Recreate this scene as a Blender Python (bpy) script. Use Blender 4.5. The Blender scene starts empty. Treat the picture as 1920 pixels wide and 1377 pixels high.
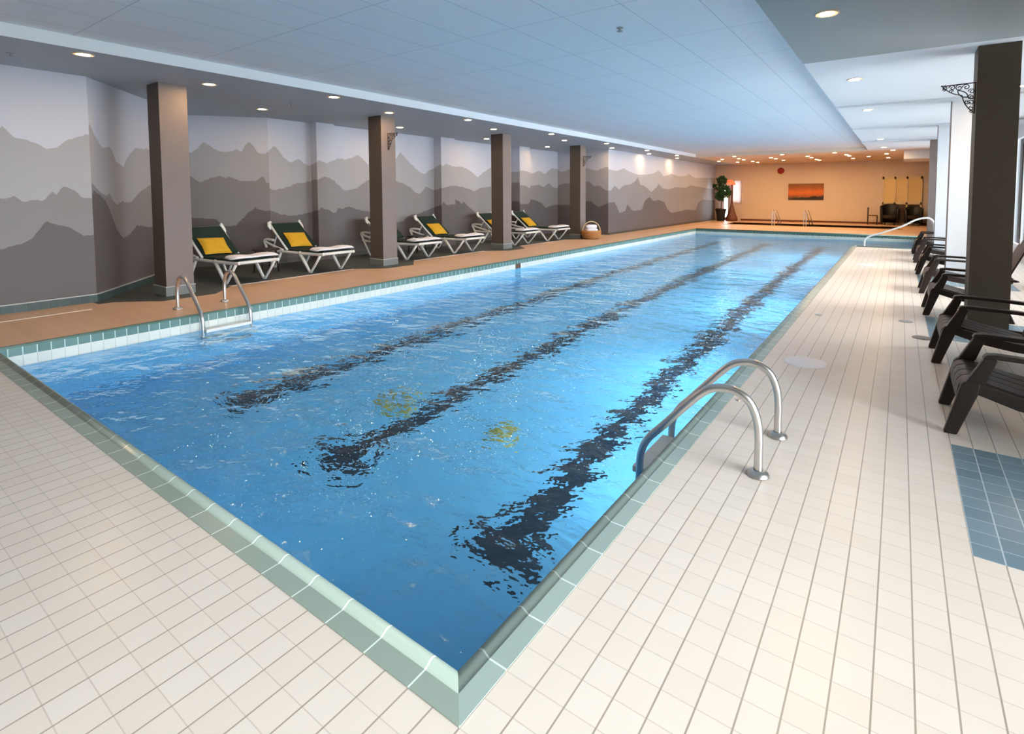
import bpy, math, random
from mathutils import Vector, Matrix
random.seed(7)
PI = math.pi
SC = bpy.context.scene
COL = SC.collection
T = 0.1016

# ------------------------------------------------------------------ camera
FPX, CX, CY = 978.76465, 1026.65324, 417.77982
YAW, PITCH, ROLL = 0.59398, 0.055, -0.00151
Fv = Vector((-math.sin(YAW)*math.cos(PITCH), math.cos(YAW)*math.cos(PITCH), -math.sin(PITCH)))
R0 = Vector((math.cos(YAW), math.sin(YAW), 0)); U0 = R0.cross(Fv)
Rv = R0*math.cos(ROLL)+U0*math.sin(ROLL); Uv = -R0*math.sin(ROLL)+U0*math.cos(ROLL)
CAM = Vector((9.2561*T, -9.49869*T, 14.10919*T))
cam_d = bpy.data.cameras.new('camera'); cam = bpy.data.objects.new('camera', cam_d); COL.objects.link(cam)
cam_d.sensor_width = 36.0; cam_d.sensor_fit = 'HORIZONTAL'; cam_d.lens = FPX/1920*36
cam_d.shift_x = (960-CX)/1920; cam_d.shift_y = (CY-688.5)/1920
cam_d.clip_start = .05; cam_d.clip_end = 200
M = Matrix((Rv, Uv, -Fv)).transposed().to_4x4(); M.translation = CAM
cam.matrix_world = M
SC.camera = cam

# ------------------------------------------------------------------ world, exposure
w = bpy.data.worlds.new('world'); SC.world = w; w.use_nodes = True
wn = w.node_tree; bg = wn.nodes['Background']
bg.inputs[0].default_value = (0.90, 0.95, 1.0, 1); bg.inputs[1].default_value = 13.0
vs = SC.view_settings
vs.view_transform = 'Standard'; vs.look = 'None'; vs.gamma = 1; vs.use_curve_mapping = False
vs.exposure = 0.58
cy = SC.cycles
cy.use_denoising = True; cy.max_bounces = 10; cy.diffuse_bounces = 5; cy.glossy_bounces = 4
cy.transmission_bounces = 8; cy.transparent_max_bounces = 12
cy.sample_clamp_indirect = 6.0; cy.caustics_refractive = True; cy.caustics_reflective = False
cy.blur_glossy = 0.5

def light(name, kind, loc, rot, energy, color, size=None, size_y=None, portal=False):
    d = bpy.data.lights.new(name, kind); o = bpy.data.objects.new(name, d); COL.objects.link(o)
    d.energy = energy; d.color = color; o.location = loc; o.rotation_euler = rot
    if kind == 'AREA':
        d.shape = 'RECTANGLE'; d.size = size; d.size_y = size_y or size
        if portal: d.cycles.is_portal = True
    return o
XW = 3.3                                   # window wall
OPEN = [(-4.1, 2.3), (5.75, 9.45), (9.95, 13.2), (13.75, 16.9), (17.5, 20.6)]
ZS, ZH = 0.12, 2.86
for i, (a, b) in enumerate(OPEN):          # daylight enters through the real window openings
    light('window_portal', 'AREA', (XW+.02, (a+b)/2, (ZS+ZH)/2), (0, PI/2, 0), 1, (1, 1, 1), ZH-ZS, b-a, True)
# unseen lamps added under water in the pool walls to brighten the pool
POOLCOL = (0.85, 0.95, 1.0)
UW = [((-2.7, .16, -.75), (PI/2, 0, PI)), ((-.17, 2.75, -.75), (0, PI/2, 0)), ((-.17, 4.6, -.6), (0, PI/2, 0)), ((-.17, 8.2, -.6), (0, PI/2, 0)), ((-.17, 11.8, -.6), (0, PI/2, 0)), ((-.17, 15.0, -.6), (0, PI/2, 0))]

UWE = (44, 22, 66, 85, 95, 95)

# ------------------------------------------------------------------ helpers
def sr(r, g, b):
    f = lambda c: ((c/255+.055)/1.055)**2.4 if c/255 > .04045 else c/255/12.92
    return (f(r), f(g), f(b), 1)
MATS = {}
class NT:
    def __init__(s, m): s.t = m.node_tree; s.n = s.t.nodes; s.l = s.t.links
    def add(s, ty, **k):
        n = s.n.new(ty)
        for a, v in k.items(): setattr(n, a, v)
        return n
    def math(s, op, a, b=None, c=None):
        n = s.add('ShaderNodeMath', operation=op)
        for i, v in enumerate((a, b, c)):
            if v is None: continue
            if isinstance(v, (int, float)): n.inputs[i].default_value = v
            else: s.l.new(v, n.inputs[i])
        return n.outputs[0]
    def mix(s, f, a, b):
        n = s.add('ShaderNodeMix', data_type='RGBA')
        for i, v in ((0, f), (6, a), (7, b)):
            if isinstance(v, (int, float, tuple)): n.inputs[i].default_value = v
            else: s.l.new(v, n.inputs[i])
        return n.outputs[2]
    def pos(s):
        g = s.add('ShaderNodeNewGeometry'); x = s.add('ShaderNodeSeparateXYZ'); s.l.new(g.outputs['Position'], x.inputs[0])
        return x.outputs[0], x.outputs[1], x.outputs[2], g.outputs['Position']
    def noise(s, scale, vec=None, detail=3, rough=.5):
        n = s.add('ShaderNodeTexNoise'); n.inputs['Scale'].default_value = scale; n.inputs['Detail'].default_value = detail
        n.inputs['Roughness'].default_value = rough
        if vec is not None: s.l.new(vec, n.inputs['Vector'])
        return n.outputs[0]
    def joint(s, co, step, off, half):            # 1 on the joint lines at off + k*step
        a = s.math('SUBTRACT', co, off); a = s.math('DIVIDE', a, step)
        a = s.math('ADD', a, 1000.5); a = s.math('FRACT', a); a = s.math('SUBTRACT', a, .5); a = s.math('ABSOLUTE', a)
        return s.math('LESS_THAN', a, half/step)
def pbr(name, rgb, rough=.5, metal=0, spec=.5, var=.0, vscale=6, bump=0, bscale=80, emis=None, estr=0, coat=0):
    if name in MATS: return MATS[name]
    m = bpy.data.materials.new(name); m.use_nodes = True; t = NT(m); b = t.n['Principled BSDF']
    b.inputs['Roughness'].default_value = rough; b.inputs['Metallic'].default_value = metal
    b.inputs['Specular IOR Level'].default_value = spec; b.inputs['Coat Weight'].default_value = coat
    if var:
        x = t.add('ShaderNodeTexCoord').outputs['Object']
        n = t.noise(vscale, x)
        d = tuple(c*(1-var) for c in rgb[:3])+(1,); h = tuple(min(1, c*(1+var)) for c in rgb[:3])+(1,)
        t.l.new(t.mix(n, d, h), b.inputs['Base Color'])
    else: b.inputs['Base Color'].default_value = rgb
    if bump:
        x = t.add('ShaderNodeTexCoord').outputs['Object']
        n = t.noise(bscale, x); bp = t.add('ShaderNodeBump'); bp.inputs['Strength'].default_value = bump; bp.inputs['Distance'].default_value = .01
        t.l.new(n, bp.inputs['Height']); t.l.new(bp.outputs[0], b.inputs['Normal'])
    if emis: b.inputs['Emission Color'].default_value = emis; b.inputs['Emission Strength'].default_value = estr
    MATS[name] = m; return m

class MB:
    def __init__(s): s.v = []; s.f = []; s.m = []
    def face(s, pts, m=0):
        k = len(s.v); s.v += [tuple(p) for p in pts]; s.f.append(tuple(range(k, k+len(pts)))); s.m.append(m)
    def quadmesh(s, rings, m=0, close_u=True, caps=True):
        k = len(s.v); n = len(rings[0])
        for r in rings: s.v += [tuple(p) for p in r]
        for i in range(len(rings)-1):
            for j in range(n if close_u else n-1):
                a = k+i*n+j; b = k+i*n+(j+1) % n
                s.f.append((a, b, b+n, a+n)); s.m.append(m)
        if caps and close_u:
            s.f.append(tuple(k+j for j in range(n-1, -1, -1))); s.m.append(m)
            s.f.append(tuple(k+(len(rings)-1)*n+j for j in range(n))); s.m.append(m)
    def box(s, a, b, m=0):
        x0, y0, z0 = a; x1, y1, z1 = b
        x0, x1 = min(x0, x1), max(x0, x1); y0, y1 = min(y0, y1), max(y0, y1); z0, z1 = min(z0, z1), max(z0, z1)
        s.quadmesh([[(x0, y0, z0), (x1, y0, z0), (x1, y1, z0), (x0, y1, z0)], [(x0, y0, z1), (x1, y0, z1), (x1, y1, z1), (x0, y1, z1)]], m)
    def prism(s, poly, a, b, axis='y', m=0):      # polygon in (x,z) or (x,y) or (y,z), extruded a..b
        def P(p, t):
            return {'y': (p[0], t, p[1]), 'z': (p[0], p[1], t), 'x': (t, p[0], p[1])}[axis]
        s.quadmesh([[P(p, a) for p in poly], [P(p, b) for p in poly]], m)
    def tube(s, pts, r, n=10, m=0, caps=True, flat=1.0, up=(0, 0, 1)):
        pts = [Vector(p) for p in pts]; rings = []; prev = None
        for i, p in enumerate(pts):
            t = (pts[min(i+1, len(pts)-1)]-pts[max(i-1, 0)]).normalized()
            if prev is None:
                u = Vector(up); u = u-t*u.dot(t)
                if u.length < 1e-3: u = Vector((1, 0, 0))-t*t.x
            else: u = prev-t*prev.dot(t)
            u.normalize(); prev = u; v = t.cross(u)
            rr = r[i] if isinstance(r, (list, tuple)) else r
            rings.append([p+u*math.cos(2*PI*j/n)*rr*flat+v*math.sin(2*PI*j/n)*rr for j in range(n)])
        s.quadmesh(rings, m, True, caps)
    def lathe(s, prof, c=(0, 0, 0), n=24, m=0, caps=True, sx=1, sy=1):
        s.quadmesh([[(c[0]+math.cos(2*PI*j/n)*r*sx, c[1]+math.sin(2*PI*j/n)*r*sy, c[2]+z) for j in range(n)] for r, z in prof], m, True, caps)
    def build(s, name, mats, parent=None, smooth=False, bevel=0, seg=2, loc=None):
        me = bpy.data.meshes.new(name); me.from_pydata(s.v, [], s.f); me.validate()
        for m in (mats if isinstance(mats, (list, tuple)) else [mats]): me.materials.append(m)
        if len(s.m) == len(me.polygons): me.polygons.foreach_set('material_index', s.m)
        me.update()
        o = bpy.data.objects.new(name, me); COL.objects.link(o)
        if smooth:
            for p in me.polygons: p.use_smooth = True
        if bevel:
            b = o.modifiers.new('bevel', 'BEVEL'); b.width = bevel; b.segments = seg; b.limit_method = 'ANGLE'; b.angle_limit = .6
            for p in me.polygons: p.use_smooth = True
            wnm = o.modifiers.new('wn', 'WEIGHTED_NORMAL'); wnm.keep_sharp = True
        if parent: o.parent = parent
        if loc: o.location = loc
        return o
def curve_pts(pts, n=6):                         # Catmull-Rom smoothing
    pts = [Vector(p) for p in pts]; out = []
    for i in range(len(pts)-1):
        p0 = pts[max(i-1, 0)]; p1 = pts[i]; p2 = pts[i+1]; p3 = pts[min(i+2, len(pts)-1)]
        for k in range(n):
            t = k/n
            out.append(.5*((2*p1)+(p2-p0)*t+(2*p0-5*p1+4*p2-p3)*t*t+(3*p1-p0-3*p2+p3)*t**3))
    out.append(pts[-1]); return out
def tag(o, label, cat, group=None, kind=None):
    o['label'] = label; o['category'] = cat
    if group: o['group'] = group
    if kind: o['kind'] = kind
    return o
def struct(o, label=None, cat=None):
    o['kind'] = 'structure'
    if label: o['label'] = label; o['category'] = cat or 'structure'
    return o
def empty(name, loc, rz=0):
    o = bpy.data.objects.new(name, None); COL.objects.link(o); o.location = loc; o.rotation_euler = (0, 0, rz)
    o.empty_display_size = .1; return o
def copy_tree(o, parent=None):
    c = o.copy(); COL.objects.link(c)
    if parent: c.parent = parent
    for ch in list(o.children): copy_tree(ch, c)
    return c

# ------------------------------------------------------------------ materials
def tile_deck():
    m = bpy.data.materials.new('cream_deck_tile'); m.use_nodes = True; t = NT(m); b = t.n['Principled BSDF']
    x, y, z, p = t.pos()
    jy = t.joint(x, T, 0, .0026); jx = t.joint(y, T, 0, .0017)
    # tile to tile tone
    comb = t.add('ShaderNodeCombineXYZ')
    t.l.new(t.math('FLOOR', t.math('DIVIDE', x, T)), comb.inputs[0]); t.l.new(t.math('FLOOR', t.math('DIVIDE', y, T)), comb.inputs[1])
    wn_ = t.add('ShaderNodeTexWhiteNoise', noise_dimensions='2D'); t.l.new(comb.outputs[0], wn_.inputs['Vector'])
    base = t.mix(wn_.outputs[0], sr(233, 218, 203), sr(237, 224, 211))
    base = t.mix(t.math('MULTIPLY', t.noise(1.6, p, 4), .35), base, sr(220, 200, 184))
    # blue-grey inset tiles beside the window columns
    fy = t.math('FRACT', t.math('ADD', t.math('DIVIDE', t.math('SUBTRACT', y, 1.6256), 3.76), 10))
    inset = t.math('MULTIPLY', t.math('LESS_THAN', fy, 1.1176/3.76), t.math('GREATER_THAN', x, 12*T))
    inset = t.math('MULTIPLY', inset, t.math('LESS_THAN', x, 24*T)); inset = t.math('MULTIPLY', inset, t.math('GREATER_THAN', y, 0))
    blue = t.mix(wn_.outputs[0], sr(108, 130, 142), sr(124, 146, 158))
    c = t.mix(inset, base, blue)
    dirt = t.math('MULTIPLY', t.noise(3.0, p, 3), 1.5)
    g1 = t.mix(inset, t.mix(dirt, sr(150, 134, 120), sr(176, 160, 144)), sr(190, 200, 206))
    g2 = t.mix(inset, sr(212, 196, 182), sr(190, 200, 206))
    c = t.mix(jx, c, g2); c = t.mix(jy, c, g1)
    t.l.new(c, b.inputs['Base Color'])
    j = t.math('MAXIMUM', jx, jy)
    b.inputs['Roughness'].default_value = .3
    bp = t.add('ShaderNodeBump'); bp.inputs['Strength'].default_value = .25; bp.inputs['Distance'].default_value = .003; bp.invert = True
    t.l.new(t.math('ADD', j, t.math('MULTIPLY', t.noise(14, p, 3), .6)), bp.inputs['Height']); t.l.new(bp.outputs[0], b.inputs['Normal'])
    return m
def tile_plain(name, c1, c2, grout, axis, step, off=0, half=.003, rough=.35, grout2=None, axis2=None, off2=0, step2=None):
    m = bpy.data.materials.new(name); m.use_nodes = True; t = NT(m); b = t.n['Principled BSDF']
    x, y, z, p = t.pos(); co = {'x': x, 'y': y, 'z': z}
    cell = t.math('FLOOR', t.math('DIVIDE', t.math('SUBTRACT', co[axis], off), step))
    wn_ = t.add('ShaderNodeTexWhiteNoise', noise_dimensions='1D'); t.l.new(cell, wn_.inputs['W'])
    c = t.mix(wn_.outputs[0], c1, c2)
    j = t.joint(co[axis], step, off, half); c = t.mix(j, c, grout)
    if axis2: c = t.mix(t.joint(co[axis2], step2 or step, off2, half), c, grout)
    t.l.new(c, b.inputs['Base Color']); b.inputs['Roughness'].default_value = rough
    return m
M_DECK = tile_deck()
M_TAN = tile_plain('tan_deck_tile', sr(216, 174, 138), sr(222, 180, 144), sr(206, 166, 132), 'y', T, 0, .0016, .42, axis2='x')
M_CARPET = pbr('charcoal_floor_tile', sr(74, 78, 74), .55, var=.15, vscale=9)
M_COPX = tile_plain('grey_green_coping_x', sr(152, 165, 152), sr(160, 172, 160), sr(226, 236, 228), 'x', 2*T, 0, .003, .22)
M_COPY = tile_plain('grey_green_coping_y', sr(158, 174, 166), sr(166, 182, 174), sr(226, 236, 228), 'y', 2*T, 0, .003, .22)
M_COPG = pbr('dark_green_coping', sr(84, 108, 94), .3)
M_TEALY = tile_plain('teal_waterline_tile_y', sr(98, 128, 122), sr(112, 142, 136), sr(196, 214, 208), 'y', T, 0, .004, .25)
M_TEALX = tile_plain('teal_waterline_tile_x', sr(78, 108, 100), sr(92, 122, 114), sr(170, 190, 184), 'x', T, 0, .004, .25)
M_WHTY = tile_plain('white_waterline_tile_y', sr(222, 222, 212), sr(230, 230, 220), sr(186, 184, 172), 'y', T, 0, .002, .25)
M_WHTX = tile_plain('white_waterline_tile_x', sr(204, 214, 204), sr(214, 222, 212), sr(186, 190, 178), 'x', T, 0, .002, .25)
M_BASET = tile_plain('teal_baseboard_tile', sr(62, 78, 78), sr(72, 88, 86), sr(90, 102, 100), 'y', T, 0, .002, .3)
M_POOL = pbr('blue_pool_plaster', (.125, .455, .73, 1), .6, var=.05, vscale=1.5)
M_LANE = pbr('dark_lane_tile', sr(10, 24, 40), .5)
M_WHITE = pbr('white_paint', sr(236, 237, 240), .6)
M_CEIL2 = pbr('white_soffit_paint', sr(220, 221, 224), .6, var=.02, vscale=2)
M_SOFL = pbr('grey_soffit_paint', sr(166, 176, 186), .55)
M_TAUPE = pbr('taupe_column_paint', sr(122, 108, 102), .6, var=.04)
M_SKY = pbr('mural_pale_grey', sr(200, 201, 212), .6, var=.03, vscale=1)
M_R1 = pbr('mural_light_grey', sr(168, 165, 168), .6, var=.04, vscale=1.5)
M_R2 = pbr('mural_mid_grey', sr(134, 128, 128), .6, var=.05, vscale=1.5)
M_R3 = pbr('mural_dark_grey', sr(96, 88, 88), .6, var=.05, vscale=1.5)
M_END = pbr('cream_end_wall_paint', sr(226, 208, 186), .65, var=.02)
M_BLACK = pbr('black_paint', sr(22, 22, 24), .5)
M_STEEL = pbr('polished_steel', (.68, .66, .65, 1), .3, 1.0)
M_RESINW = pbr('white_resin', sr(228, 228, 224), .4)
M_GREEN = pbr('dark_green_fabric', sr(8, 38, 32), .85, var=.1, vscale=20, bump=.2, bscale=200)
M_GOLD = pbr('gold_fabric', sr(208, 158, 28), .85, var=.12, vscale=14, bump=.4, bscale=120)
M_TOWEL = pbr('white_terry', sr(238, 234, 240), .95, bump=.5, bscale=160)
M_BROWN = pbr('brown_resin', sr(42, 33, 29), .42, var=.06, vscale=8, spec=.35)
M_IRON = pbr('dark_iron', sr(48, 34, 32), .5, .4)
M_WICKER = pbr('wicker', sr(186, 130, 74), .7, var=.3, vscale=60, bump=1, bscale=90)
M_BULB = pbr('downlight_glow', sr(255, 220, 170), .5, emis=(1.0, .66, .33, 1), estr=230)
M_UW = pbr('added_pool_lamp_glow', (1, 1, 1, 1), .5, emis=POOLCOL+(1,), estr=1)
M_LEAF = pbr('green_leaf', sr(26, 66, 34), .5, var=.3, vscale=12)
M_FLOWER = pbr('pale_blossom', sr(220, 214, 190), .7)
M_BARK = pbr('brown_bark', sr(96, 72, 50), .8)
M_WOOD = pbr('brown_wood', sr(110, 62, 40), .5, var=.2, vscale=12)

def ceiling_mat():
    m = bpy.data.materials.new('ceiling_panel'); m.use_nodes = True; t = NT(m); b = t.n['Principled BSDF']
    x, y, z, p = t.pos()
    j = t.math('MAXIMUM', t.joint(x, .607, -.553, .005), t.joint(y, 1.21, 3.30, .005))
    c = t.mix(t.noise(.7, p, 2), sr(224, 229, 234), sr(230, 235, 239)); c = t.mix(j, c, sr(190, 200, 208))
    t.l.new(c, b.inputs['Base Color']); b.inputs['Roughness'].default_value = .6; return m
M_CEIL = ceiling_mat()

def water_mat():
    m = bpy.data.materials.new('pool_water'); m.use_nodes = True; t = NT(m)
    for n in list(t.n): t.n.remove(n)
    out = t.add('ShaderNodeOutputMaterial'); g = t.add('ShaderNodeBsdfGlass')
    g.inputs['IOR'].default_value = 1.33; g.inputs['Roughness'].default_value = 0.0; g.inputs['Color'].default_value = (.93, .985, 1, 1)
    x, y, z, p = t.pos()
    mp = t.add('ShaderNodeMapping'); mp.inputs['Rotation'].default_value = (0, 0, .5); mp.inputs['Scale'].default_value = (1, 1.5, 1); t.l.new(p, mp.inputs[0])
    n1 = t.noise(1.5, mp.outputs[0], 2, .45); n2 = t.noise(5.0, mp.outputs[0], 3, .5); n3 = t.noise(13, mp.outputs[0], 2, .5)
    h = t.math('ADD', t.math('MULTIPLY', n1, .10), t.math('ADD', t.math('MULTIPLY', n2, .040), t.math('MULTIPLY', n3, .0075)))
    bp = t.add('ShaderNodeBump'); bp.inputs['Strength'].default_value = 1.0; bp.inputs['Distance'].default_value = .80
    t.l.new(h, bp.inputs['Height']); t.l.new(bp.outputs[0], g.inputs['Normal']); t.l.new(g.outputs[0], out.inputs[0])
    return m
M_WATER = water_mat()
def pane_mat():
    m = bpy.data.materials.new('window_glass'); m.use_nodes = True; t = NT(m)
    for n in list(t.n): t.n.remove(n)
    out = t.add('ShaderNodeOutputMaterial'); a = t.add('ShaderNodeBsdfTransparent'); a.inputs[0].default_value = (.95, .97, .97, 1)
    g = t.add('ShaderNodeBsdfGlossy'); g.inputs['Roughness'].default_value = .02
    f = t.add('ShaderNodeFresnel'); f.inputs[0].default_value = 1.45; mx = t.add('ShaderNodeMixShader')
    t.l.new(f.outputs[0], mx.inputs[0]); t.l.new(a.outputs[0], mx.inputs[1]); t.l.new(g.outputs[0], mx.inputs[2]); t.l.new(mx.outputs[0], out.inputs[0])
    return m
M_PANE = pane_mat()

# ------------------------------------------------------------------ pool shell and decks
PX0, PX1, PY0, PY1 = -5.994, -.118, .095, 20.2
EX1, EY0 = 1.50, 15.4                       # the side bay at the far right
ZW, ZB = -.2, -1.5
LP = [(PX0, PY0), (PX1, PY0), (PX1, EY0), (EX1, EY0), (EX1, PY1), (PX0, PY1)]
b = MB()
for i in range(6):
    (xa, ya), (xb, yb) = LP[i], LP[(i+1) % 6]
    ax = 0 if abs(xa-xb) > abs(ya-yb) else 1
    for z0, z1, m in ((0, -.1, 2+ax), (-.1, -.23, 4+ax), (-.23, ZB, 0)):
        b.face([(xa, ya, z0), (xa, ya, z1), (xb, yb, z1), (xb, yb, z0)], m)
b.face([(PX0, PY0, ZB), (PX1, PY0, ZB), (PX1, PY1, ZB), (PX0, PY1, ZB)], 0)
b.face([(PX1, EY0, ZB), (EX1, EY0, ZB), (EX1, PY1, ZB), (PX1, PY1, ZB)], 0)
basin = b.build('pool_basin', [M_POOL, M_LANE, M_TEALX, M_TEALY, M_WHTX, M_WHTY])
struct(basin, 'tiled rectangular swimming pool basin with blue floor and teal waterline tiles', 'swimming pool')
for x in (-4.55, -2.90, -1.18):              # black lane lines with a bar at each end
    b = MB(); z = ZB+.004
    b.box((x-.13, 1.75, ZB+.0005), (x+.13, 18.3, z)); b.box((x-.27, 1.48, ZB+.0005), (x+.27, 1.75, z)); b.box((x-.27, 18.3, ZB+.0005), (x+.27, 18.55, z))
    o = b.build('lane_marking', M_LANE, basin)
for x, y in ((-3.29, 2.57), (-2.01, 2.68)):
    b = MB(); b.lathe([(.001, .03), (.10, .03), (.14, .012), (.145, 0)], (x, y, ZB+.001), 24)
    b.build('main_drain', pbr('yellow_green_drain_cover', sr(150, 148, 66), .6), basin, True)
b = MB(); b.box((PX0+.0, 8.05, -.2), (PX0+.012, 8.22, -.1)); b.build('inlet', pbr('brown_inlet', sr(96, 70, 48), .6), basin)
b = MB()
b.face([(PX0, PY0, ZW), (PX1, PY0, ZW), (PX1, EY0, ZW), (EX1, EY0, ZW), (EX1, PY1, ZW), (PX0, PY1, ZW)])
water = b.build('pool_water', M_WATER); tag(water, 'rippling clear blue water filling the long swimming pool', 'water', kind='stuff')

for i, (loc, rot) in enumerate(UW):          # round fixtures for the added pool lamps, lens and lamp
    b = MB(); ring = [(.001, 0), (.15, 0), (.17, .02), (.17, .035), (.001, .035)]
    b.lathe(ring, (0, 0, 0), 24); o = b.build('added_pool_lamp', M_STEEL, basin, True)
    if loc[1] < .5: o.location = (loc[0], PY0+.037, loc[2]); o.rotation_euler = (PI/2, 0, 0)
    else: o.location = (PX1-.037, loc[1], loc[2]); o.rotation_euler = (0, PI/2, 0)
    l = light('added_pool_lamp_light', 'AREA', loc, rot, UWE[i], POOLCOL, .3); l.data.shape = 'DISK'; l.data.spread = PI

# coping: flat band with a raised rounded lip on the water side
def coping(name, mat, p0, p1, inward, m0, m1, w_=.118):
    prof = [(0, -.05), (0, .003), (.066, .004), (.076, .009), (.086, .016), (.094, .019), (.103, .018), (.111, .013), (w_, .003), (w_+.003, -.012), (w_, -.05)]
    b = MB(); d = Vector((p1[0]-p0[0], p1[1]-p0[1], 0)).normalized(); n = Vector(inward+(0,))
    r0 = [Vector(p0+(0,))+n*u+d*(u*m0)+Vector((0, 0, z)) for u, z in prof]; r1 = [Vector(p1+(0,))+n*u-d*(u*m1)+Vector((0, 0, z)) for u, z in prof]
    b.quadmesh([r0, r1]); o = b.build(name, mat)
    for k, p in enumerate(o.data.polygons): p.use_smooth = len(p.vertices) == 4 and k in (2, 3, 4, 5, 6, 7, 8)
    return o
kerb = empty('pool_coping', (0, 0, 0)); struct(kerb, 'grey-green tiled coping with raised lip around the pool', 'coping')
c1 = coping('coping_strip', M_COPX, (0, 0), (-6.20, 0), (0, 1), 1, 0); c1.parent = kerb
c2 = coping('coping_strip', M_COPY, (0, 0), (0, EY0+.0), (-1, 0), 1, 0); c2.parent = kerb
c3 = coping('coping_strip', M_COPG, (0, EY0-.1), (EX1, EY0-.1), (0, 1), 0, 0, .1); c3.parent = kerb
c4 = coping('coping_strip', M_COPG, (PX0, PY1+.118), (EX1, PY1+.118), (0, -1), 0, 0); c4.parent = kerb
b = MB(); b.box((PX0-.03, .118, -.02), (PX0+.004, PY1+.118, .0025)); o = b.build('coping_edge', M_COPG, kerb)

def slab(name, rects, mat, z=0, label=None, th=.06):
    b = MB()
    for x0, y0, x1, y1 in rects: b.box((x0, y0, z-th), (x1, y1, z))
    return struct(b.build(name, mat))
YB = -4.2
slab('floor', [(-8.2, YB, XW, 0), (0, 0, XW, EY0-.1), (EX1, EY0-.1, XW, 20.9)], M_DECK)
HT = (-5.9, 24.2, .95, 25.7)                 # far whirlpool
slab('floor', [(-7.72, 0, PX0-.03, 28.1), (-8.2, 0, -7.72, 1.35), (PX0-.03, PY1+.118, EX1, HT[1]), (EX1, 20.9, 2.1, HT[1]), (PX0-.03, HT[1], HT[0], 28.1), (HT[2], HT[1], 2.1, 28.1), (HT[0], HT[3], HT[2], 28.1)], M_TAN)
b = MB()
b.prism([(-7.72, 1.35), (-8.1, 1.35), (-9.3, 2.3), (-10.8, 3.6), (-10.2, 4.9), (-10.0, 15.5), (-7.72, 15.5)], -.06, .0, 'z')
o = struct(b.build('floor', M_CARPET))
b = MB()                                      # octagonal dark pads reaching out around the columns
for yc in (2.25, 5.95, 9.75, 13.68):
    b.prism([(-7.72, yc-.75), (-7.5, yc-.55), (-7.24, yc-.34), (-7.22, yc+.30), (-7.5, yc+.55), (-7.72, yc+.75)], -.002, .003, 'z')
struct(b.build('floor', M_CARPET))
b = MB()                                      # pale edging strips
for ya, yb in ((-.1, 1.2), (2.95, 5.2), (6.7, 9.0), (10.5, 12.9)):
    x = -7.42 if ya < 0 else -7.72
    b.box((x-.02, ya, -.001), (x+.02, yb, .004))
struct(b.build('trim_1', pbr('pale_edging', sr(232, 216, 200), .5)))

# ------------------------------------------------------------------ ceilings
ZS0, ZC = 2.98, 3.11
SXL, SXR, SYE = -6.34, -.07, 21.1
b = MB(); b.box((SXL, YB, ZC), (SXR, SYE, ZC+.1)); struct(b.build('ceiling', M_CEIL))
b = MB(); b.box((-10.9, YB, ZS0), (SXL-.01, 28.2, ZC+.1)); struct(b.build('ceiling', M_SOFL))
b = MB(); b.box((SXL-.01, YB, ZS0), (SXL, SYE, ZC)); struct(b.build('trim_2', M_WHITE))
b = MB(); b.box((SXR, YB, ZS0), (XW, 6.0, ZC+.1)); struct(b.build('ceiling', pbr('grey_ceiling_bay', sr(160, 162, 160), .55)))  # near bay in a darker grey than the bays beyond the column line
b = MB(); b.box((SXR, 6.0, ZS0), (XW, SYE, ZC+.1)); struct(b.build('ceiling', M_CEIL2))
b = MB(); b.box((SXL-.01, SYE, ZS0), (XW, 28.2, ZC+.1)); struct(b.build('ceiling', M_END))
b = MB()
for yc in (9.74, 13.5, 17.25):           # shallow beams over the window columns
    b.box((SXR, yc, ZS0-.03), (XW, yc+.30, ZS0+.01))
struct(b.build('trim_3', M_CEIL2))
b = MB(); b.box((1.0, 21.9, 2.68), (2.0, 24.3, ZS0+.01)); struct(b.build('trim_4', M_WHITE))

# ------------------------------------------------------------------ walls
b = MB()
prev = YB-.2
for a, c in OPEN:
    b.box((XW, prev, 0-.06), (XW+.2, a, 3.2)); b.box((XW, a, -.06), (XW+.2, c, ZS)); b.box((XW, a, ZH), (XW+.2, c, 3.2)); prev = c
b.box((XW, prev, -.06), (XW+.2, 21.1, 3.2))
struct(b.build('wall_right', M_WHITE))
for i, (a, c) in enumerate(OPEN):
    wi = empty('window_%d' % (i+1), (XW+.1, (a+c)/2, ZS)); struct(wi)
    L = (c-a)/2; H = ZH-ZS; f = MB()
    f.box((-.05, -L, 0), (.05, L, .06)); f.box((-.05, -L, H-.06), (.05, L, H)); f.box((-.05, -L, 0), (.05, -L+.06, H)); f.box((-.05, L-.06, 0), (.05, L, H))
    for k in (1, 2): f.box((-.03, -L+2*L*k/3-.025, 0), (.03, -L+2*L*k/3+.025, H))
    f.build('window_frame', M_WHITE, wi)
    g = MB(); g.box((-.004, -L+.06, .06), (.004, L-.06, H-.06)); g.build('pane', M_PANE, wi)
b = MB(); b.box((-8.2, YB-.2, -.06), (XW+.2, YB, 3.2)); struct(b.build('wall_back', M_TAUPE))
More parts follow.
